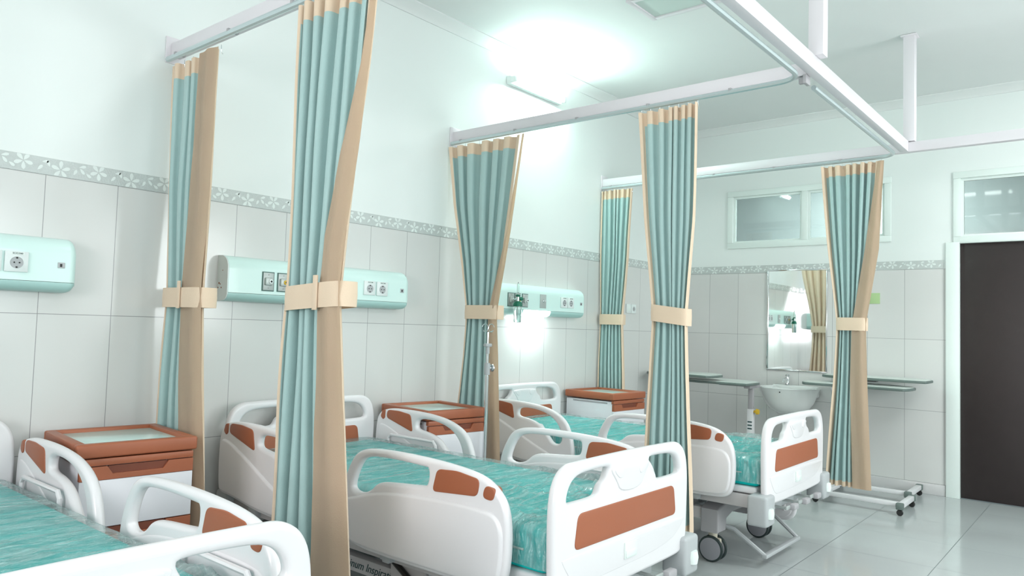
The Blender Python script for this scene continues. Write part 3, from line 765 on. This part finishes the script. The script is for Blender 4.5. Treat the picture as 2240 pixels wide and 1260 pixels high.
    # side levers / gas struts
    for s in (-1, 1):
        g = MB().tube([(s*.42, -1.33, .35), (s*.42, -1.50, .26)], .012, 8).build('gas_strut', 'black', root)
        MB().box(s*.41-.01, s*.41+.01, -1.62, -1.54, .24, .36, .004).box(s*.40-.01, s*.40+.01, -1.50, -1.30, .25, .36, .004).build('linkage_plate', 'frame', root)
        MB().lathe([(.012, -.012), (.012, .012)], (s*.386, -1.45, .215), 'X', 14).build('pivot_bolt', 'chrome', root)
        MB().box(s*.36-.02, s*.36+.02, -1.50, -1.40, .19, .245, .004).build('pivot_bracket', 'frame', root)
    # mattress retainers
    for s in (-1, 1):
        for u0, u1 in ((.27, .66), (1.56, 1.92)):
            x = s*.457
            pts = [(x, -u0, .47), (x, -u0, .63), (x, -u0-.02, .652), (x, -u1+.02, .652), (x, -u1, .63), (x, -u1, .47)]
            MB().tube(pts, .009, 8).build('mattress_retainer', 'white', root)
    # mattress
    MT = MB(); MT.box(-.435, .435, -2.095, -.135, .469, .612, .028, seg=4)
    mt = MT.build('mattress', 'teal', root, 60)
    MB().tube([(-.437, -2.0, .54), (-.437, -.2, .54)], .004, 6).tube([(.437, -.2, .54), (.437, -2.0, .54)], .004, 6).tube([(-.40, -2.097, .54), (.40, -2.097, .54)], .004, 6).build('piping', 'tabletop', mt)
    # clear plastic wrapping with real creases
    bm = bmesh.new(); NX, NY = 54, 190
    hx, y0, y1, zt = .4455, -2.106, -.125, .622
    prof = []
    NS = 10
    def section(t):  # t 0..1 around left side, top, right side -> (x,z)
        Ls, Lt = .13, 2*hx; tot = 2*Ls+Lt; d = t*tot
        if d < Ls: return (-hx, zt-Ls+d, -1, 0)
        if d > Ls+Lt: return (hx, zt-(d-Ls-Lt), 1, 0)
        return (-hx+(d-Ls), zt, 0, 1)
    NT = 110; grid = []
    for j in range(NY+1):
        y = y0+(y1-y0)*j/NY; row = []
        for i in range(NT+1):
            xx, zz, nx, nz = section(i/NT)
            # round the long edges
            if nz and abs(xx) > hx-.025:
                e = (abs(xx)-(hx-.025))/.025; zz -= .010*e*e
            elif nx and zz > zt-.025:
                e = (zz-(zt-.025))/.025; xx -= math.copysign(.010*e*e, xx)
            if y < y0+.03: zz -= (.012 if nz else 0)*((y0+.03-y)/.03)**2
            n1 = noise.noise(Vector((xx*2.2+y*.9, y*13, 1.7)))
            n2 = noise.noise(Vector((xx*7, y*16, zz*6+4)))
            foot = max(0, min(1, (-y-1.1)/.7))
            n3 = 1-abs(noise.noise(Vector((xx*6+2, y*5, zz*5)))*3.0)
            n4 = 1-abs(noise.noise(Vector((xx*13, y*11+5, zz*9)))*2.4)
            h = .0055*n1*(1-.5*foot)+.0022*n2+foot*(.017*max(0, n3)**3+.010*max(0, n4)**3)
            h = max(h*(1 if nz else .45)+.0025, -.001)
            row.append(bm.verts.new((xx+nx*h, y, zz+nz*h)))
        grid.append(row)
    for j in range(NY):
        for i in range(NT): bm.faces.new((grid[j][i], grid[j][i+1], grid[j+1][i+1], grid[j+1][i]))
    # foot end drop
    prev = grid[0]
    for k in range(1, 7):
        row = []
        for i in range(NT+1):
            v0 = grid[0][i].co; dz = .13*k/6
            z = min(v0.z, zt-dz) if v0.z > zt-.02 else v0.z
            z = max(zt-.13, min(v0.z, v0.z-dz*(1 if v0.z > zt-.02 else 0)))
            row.append(bm.verts.new((v0.x*.995, y0-.002-.004*noise.noise(Vector((v0.x*9, k, 3)))*1.0-.003, z)))
        for i in range(NT): bm.faces.new((prev[i], row[i], row[i+1], prev[i+1]))
        prev = row
    bmesh.ops.remove_doubles(bm, verts=bm.verts[:], dist=1e-4)
    bmesh.ops.recalc_face_normals(bm, faces=bm.faces[:])
    me = bpy.data.meshes.new('plastic_wrap'); bm.to_mesh(me); bm.free()
    link('plastic_wrap', me, 'film', mt, 100)
    return root
bed = build_bed()
beds = [bed, copy_tree(bed), copy_tree(bed)]
for o, loc, lab in zip(beds, ((-.55, .035, 0), (1.305, 0, 0), (3.265, .045, 0)),
        ('white hospital bed cut off by the lower left corner of the picture',
         'white hospital bed in the middle foreground, behind the big curtain',
         'farthest white hospital bed, its wheels and brake pedal showing on the floor')):
    o.location = loc; tag(o, lab, 'bed', 'hospital beds in a row')
for ch in [c for c in bpy.data.objects if c.parent == beds[2] and c.name.startswith(('side_rail', 'mattress_retainer'))]:
    if ch.data.vertices[0].co.x > 0: ch.location.z = -.30      # far rails of the last bed are folded down

# ------------------------------------------------------------------ bedside cabinets
def build_cabinet():
    o = empty('bedside_cabinet', (0, 0, 0)); W, D = .215, .24
    MB().box(-W+.006, W-.006, -D+.022, D, .10, .735, .004).build('body', 'cab', o)
    MB().box(-W-.012, W+.012, -D, -D+.04, .746, .80, .008, seg=3).box(-W-.012, W+.012, D-.03, D+.004, .746, .80, .008).box(-W-.012, -W+.03, -D+.03, D-.02, .746, .80, .008).box(W-.03, W+.012, -D+.03, D-.02, .746, .80, .008).box(-W+.0, W-.0, -D+.02, D-.01, .744, .765).build('top_rim', 'brown', o)
    MB().box(-W+.028, W-.028, -D+.038, D-.028, .764, .785, .002).build('top_inset', 'inset', o)
    MB().box(-W+.002, W-.002, -D+.004, -D+.03, .715, .742, .003).build('pull_out_tray', 'brown', o)
    def front(z0, z1, strip, name):
        d = MB().box(-W+.003, W-.003, -D+.002, -D+.022, z0, z1-strip, .003).build(name, 'cab', o)
        zt = z1
        ol = [(-W+.003, zt-strip+.001), (-W+.003, zt), (-.115, zt), (-.095, zt-.030), (.095, zt-.030), (.115, zt), (W-.003, zt), (W-.003, zt-strip+.001)]
        me = plate_mesh([ol], .024, .002, 'XZ', -D+.012, 2)
        MB().mesh(me).build('drawer_grip', 'brown', d)
        MB().box(-.11, .11, -D+.010, -D+.0215, zt-.032, zt, 0).build('grip_recess', 'brownd', d)
        return d
    front(.48, .712, .052, 'drawer'); front(.125, .476, .05, 'door')
    for sx in (-1, 1):
        for sy in (-1, 1):
            c = MB().lathe([(.010, .06), (.012, .1)], (sx*(W-.045), sy*(D-.05), 0), 'Z', 10).box(sx*(W-.045)-.014, sx*(W-.045)+.014, sy*(D-.05)-.02, sy*(D-.05)+.02, .05, .065, .003).build('caster', 'greyd', o)
            MB().lathe([(.0, -.01), (.022, -.01), (.0275, -.006), (.0275, .006), (.022, .01), (0, .01)], (sx*(W-.045), sy*(D-.05)+.008, .0275), 'X', 18).build('wheel', 'rubber', c)
    for sx in (-1, 1): MB().box(sx*(W-.006)-.002, sx*(W-.006)+.002, -.17, .17, .715, .725).build('side_groove', 'greyd', o)
    return o
cab = build_cabinet(); cabs = [cab, copy_tree(cab), copy_tree(cab)]
for o, (x, y, rz), lab in zip(cabs, ((.235, -.325, -.10), (2.09, -.31, -.14), (4.07, -.285, -.06)),
        ('white bedside cabinet with brown rim and drawers at the left, nearest the camera',
         'white and brown bedside cabinet behind the second bed, beside the drip stand',
         'white and brown bedside cabinet beside the farthest bed, its white left side in view')):
    o.location = (x, y, 0); o.rotation_euler.z = rz; tag(o, lab, 'cabinet', 'bedside cabinets along the wall')

# ------------------------------------------------------------------ drip stand
iv = empty('drip_stand', (2.20, -.632, 0), 0, 'chrome drip stand with looped hooks in front of the gathered curtain', 'drip stand')
MB().tube([(0, 0, .10), (0, 0, 1.0)], .0125, 14).build('outer_tube', 'chrome', iv)
MB().tube([(0, 0, .95), (0, 0, 1.17)], .0085, 12).build('inner_tube', 'chrome', iv)
MB().tube([(0, 0, 1.005), (0, 0, 1.075)], .018, 16).build('clamp_collar', 'grey', iv)
MB().lathe([(.006, .015), (.007, .03), (.022, .034), (.024, .042), (.018, .050), (0, .052)], (0, 0, 1.045), 'X', 12).build('clamp_knob', 'chrome', iv)
MB().tube([(0, 0, 1.13), (0, 0, 1.19)], .012, 12).box(-.026, .026, -.014, .014, 1.172, 1.192, .005).build('hook_head', 'grey', iv)
for s in (-1, 1):
    pts = [(s*.004, 0, 1.19), (s*.004, 0, 1.26)]
    for k in range(15):
        a = -PI/2-.9+k/14*(2*PI-.9)
        pts.append((s*(.028+.026*math.cos(PI-a if True else a)), .0, 1.285+.024*math.sin(a)))
    MB().tube(pts, .0022, 6).build('hook', 'chrome', iv)
for k in range(5):
    a = 2*PI*k/5+.45; c, s = math.cos(a), math.sin(a)
    L = .19
    lg = MB().tube([(0, 0, .088), (c*.05, s*.05, .082), (c*L, s*L, .058)], [.014, .011, .008], 8).tube([(c*L, s*L, .062), (c*L, s*L, .045)], .007, 8).build('leg', 'grey', iv)
    MB().lathe([(.0, -.008), (.018, -.008), (.0225, -.004), (.0225, .004), (.018, .008), (0, .008)], (c*L, s*L, .0225), 'X', 16).build('wheel', 'rubber', lg)

# ------------------------------------------------------------------ overbed tables
def table(x0, x1, y0, y1, z, colx, coly, fx0, fx1, by0, by1, bx, label, curved=False):
    """top rectangle x0..x1 (depth) y0..y1; column at colx,coly; base beam along y"""
    o = empty('overbed_table', (colx, coly, 0), 0, label, 'overbed table', 'overbed tables by the far wall')
    def ch(mb, n, m): return child(mb.build(n, m), o)
    if curved: ol = [(x0, y0), (x0, y0+.12), (x0+.05, (y0+y1)/2), (x0, y1-.15), (x0+.01, y1), (x1, y1), (x1, y0)]
    else: ol = [(x0, y0+.02), (x0+.02, y0), (x1, y0), (x1, y1), (x0, y1)]
    ol = chaikin(ol, 2)
    child(MB().mesh(plate_mesh([ol], .022, .006, 'XY', z-.012, 2)).build('edge_band', 'tedge'), o)
    cx, cy = (x0+x1)/2, (y0+y1)/2
    ol2 = [(cx+(a-cx)*.97, cy+(b-cy)*.98) for a, b in ol]
    child(MB().mesh(plate_mesh([ol2], .006, .001, 'XY', z, 1)).build('tabletop', 'tabletop'), o)
    ch(MB().box(colx-.10, colx+.14, coly-.03, coly+.03, z-.055, z-.024, .004).box(colx-.03, colx+.03, min(coly, cy), max(coly, cy), z-.045, z-.025, .003), 'support_arm', 'greyd')
    ch(MB().box(colx-.018, colx+.018, coly-.022, coly+.022, .45, z-.05, .003), 'inner_column', 'greyd')
    lc = ch(MB().box(colx-.024, colx+.024, coly-.028, coly+.028, .07, .62, .004), 'outer_column', 'whitep')
    for k in range(3):
        MB().box(colx-.0255, colx-.0235, coly-.02, coly+.02, .50-.03*k, .512-.03*k).build('label_stripe', 'ink', lc)
        lc.children
    kb = ch(MB().lathe([(.0, -.045), (.022, -.043), (.026, -.02), (.012, -.015), (.012, 0)], (colx, coly-.03, .60), 'Y', 18), 'height_knob', 'yellow')
    ch(MB().box(bx-.025, bx+.025, by0, by1, .055, .085, .004), 'base_beam', 'whitep')
    if abs(bx-colx) > .03: ch(MB().box(min(bx, colx), max(bx, colx), coly-.02, coly+.02, .056, .084, .003), 'base_link', 'whitep')
    for yy in (by0, by1):
        ft = ch(MB().box(fx0, fx1, yy-.02, yy+.02, .052, .088, .004), 'foot', 'whitep')
        for xx in (fx0, fx1):
            MB().box(xx-.022, xx+.022, yy-.025, yy+.025, .045, .092, .006).build('foot_cap', 'tedge', ft)
            MB().lathe([(.0, -.012), (.018, -.012), (.0225, -.006), (.0225, .006), (.018, .012), (0, .012)], (xx, yy, .0225), 'X', 16).build('wheel', 'black', ft)
    return o
table(5.06, 5.48, -.74, -.06, .915, 5.15, -.25, 5.02, 5.40, -.60, -.12, 5.12, 'higher curved overbed table, half hidden behind the middle curtain', True)
table(5.17, 5.62, -1.03, -.30, .862, 5.44, -.96, 5.50, 5.88, -.93, -.34, 5.56, 'lower overbed table with a grey notched column beside the wash basin')
table(5.36, 5.76, -2.26, -1.40, .90, 5.36, -1.73, 4.93, 5.32, -2.29, -1.69, 4.99, 'right-hand overbed table whose wheeled base frame lies nearer the camera', True)
table(5.55, 5.93, -2.35, -1.50, .96, 5.80, -1.66, 5.43, 5.84, -2.24, -1.62, 5.47, 'overbed table at the right standing closest against the far wall')

# ------------------------------------------------------------------ wash basin, mirror, switches, sign
sk = empty('wash_basin', (XE, -1.19, .57), 0, 'white ceramic wash basin on the far wall under the mirror', 'wash basin')
def basin():
    bm = bmesh.new(); rings = []
    prof = [(.02, .585), (.10, .595), (.17, .635), (.215, .70), (.245, .775), (.262, .818), (.268, .828), (.262, .835), (.245, .832), (.215, .815), (.18, .75), (.12, .70), (.05, .685), (.0, .683)]
    for rr, z in prof:
        ring = []
        for k in range(40):
            a = 2*PI*k/40; cx, cy = math.cos(a), math.sin(a)
            px = XE-.215+rr*cx*.86; px = min(px, XE-.003)
            ring.append(bm.verts.new((px, -1.19+rr*cy*(1.02), z+(0 if cx < .7 else .0))))
        rings.append(ring)
    for a, b in zip(rings, rings[1:]):
        for k in range(40): bm.faces.new((a[k], a[(k+1) % 40], b[(k+1) % 40], b[k]))
    bm.faces.new(rings[0])
    bmesh.ops.recalc_face_normals(bm, faces=bm.faces[:])
    me = bpy.data.meshes.new('bowl'); bm.to_mesh(me); bm.free(); return link('bowl', me, 'ceramic', None, 60)
child(basin(), sk)
child(MB().box(XE-.075, XE-.003, -1.40, -.98, .74, .845, .015, seg=3).build('back_ledge', 'ceramic'), sk)
child(MB().lathe([(.006, 0), (.006, -.002)], (XE-.215-.232, -1.19, .80), 'X', 12).build('overflow_hole', 'dark'), sk)
child(MB().lathe([(.02, .845), (.02, .875), (.015, .885), (.012, .92), (.02, .925), (.02, .94), (0, .945)], (XE-.055, -1.12, 0), 'Z', 16).tube([(XE-.055, -1.12, .89), (XE-.10, -1.12, .905), (XE-.15, -1.12, .90), (XE-.165, -1.12, .875)], .009, 10).build('tap', 'chrome'), sk)
child(MB().lathe([(.032, .60), (.034, .55), (.026, .545), (.020, .54), (.020, .47), (.016, .46)], (XE-.215, -1.19, 0), 'Z', 16).tube([(XE-.215, -1.19, .47), (XE-.215, -1.19, .40), (XE-.17, -1.19, .37), (XE-.12, -1.19, .40), (XE-.1, -1.19, .46), (XE-.003, -1.19, .47)], .015, 10).build('drain_pipe', 'black'), sk)
sk.location.z -= .015
mr = empty('mirror', (XE, -1.19, .96), 0, 'tall thin-framed mirror above the wash basin, reflecting curtains', 'mirror')
child(MB().box(XE-.008, XE-.003, -1.45, -.915, .97, 1.905).build('glass', 'mirror'), mr)
mb = MB()
for a in ((-1.462, -.90, 1.905, 1.918), (-1.462, -.90, .957, .97), (-.915, -.90, .97, 1.905), (-1.462, -1.45, .97, 1.905)): mb.box(XE-.016, XE-.002, a[0], a[1], a[2], a[3], .002)
child(mb.build('frame', 'chrome'), mr)
for i, (x, lb) in enumerate(((4.875, 'blank white switch plate on the left wall near the far corner'), (4.965, 'white wall socket beside the switch plate near the far corner'))):
    s = tag(MB().box(x-.042, x+.042, -.009, -.001, 1.455, 1.54, .002).build('wall_socket' if i else 'switch_plate', 'plate'), lb, 'socket' if i else 'switch')
    if i:
        MB().lathe([(.022, 0), (.022, -.001), (.018, .003)], (x, -.0095, 1.497), 'Y', 20).build('socket_well', 'grey', s)
        for dx in (-.0095, .0095): MB().lathe([(.003, 0), (.003, -.001)], (x+dx, -.0115, 1.497), 'Y', 8).build('pin_hole', 'dark', s)
    else: MB().box(x-.026, x+.026, -.0115, -.009, 1.472, 1.523, .001).build('rocker', 'winframe', s)
sg = tag(MB().box(XE-.005, XE-.001, -1.905, -1.803, 1.595, 1.690, .001).build('wall_notice', 'signg'), 'small pale green notice on the far wall to the right of the mirror', 'notice')
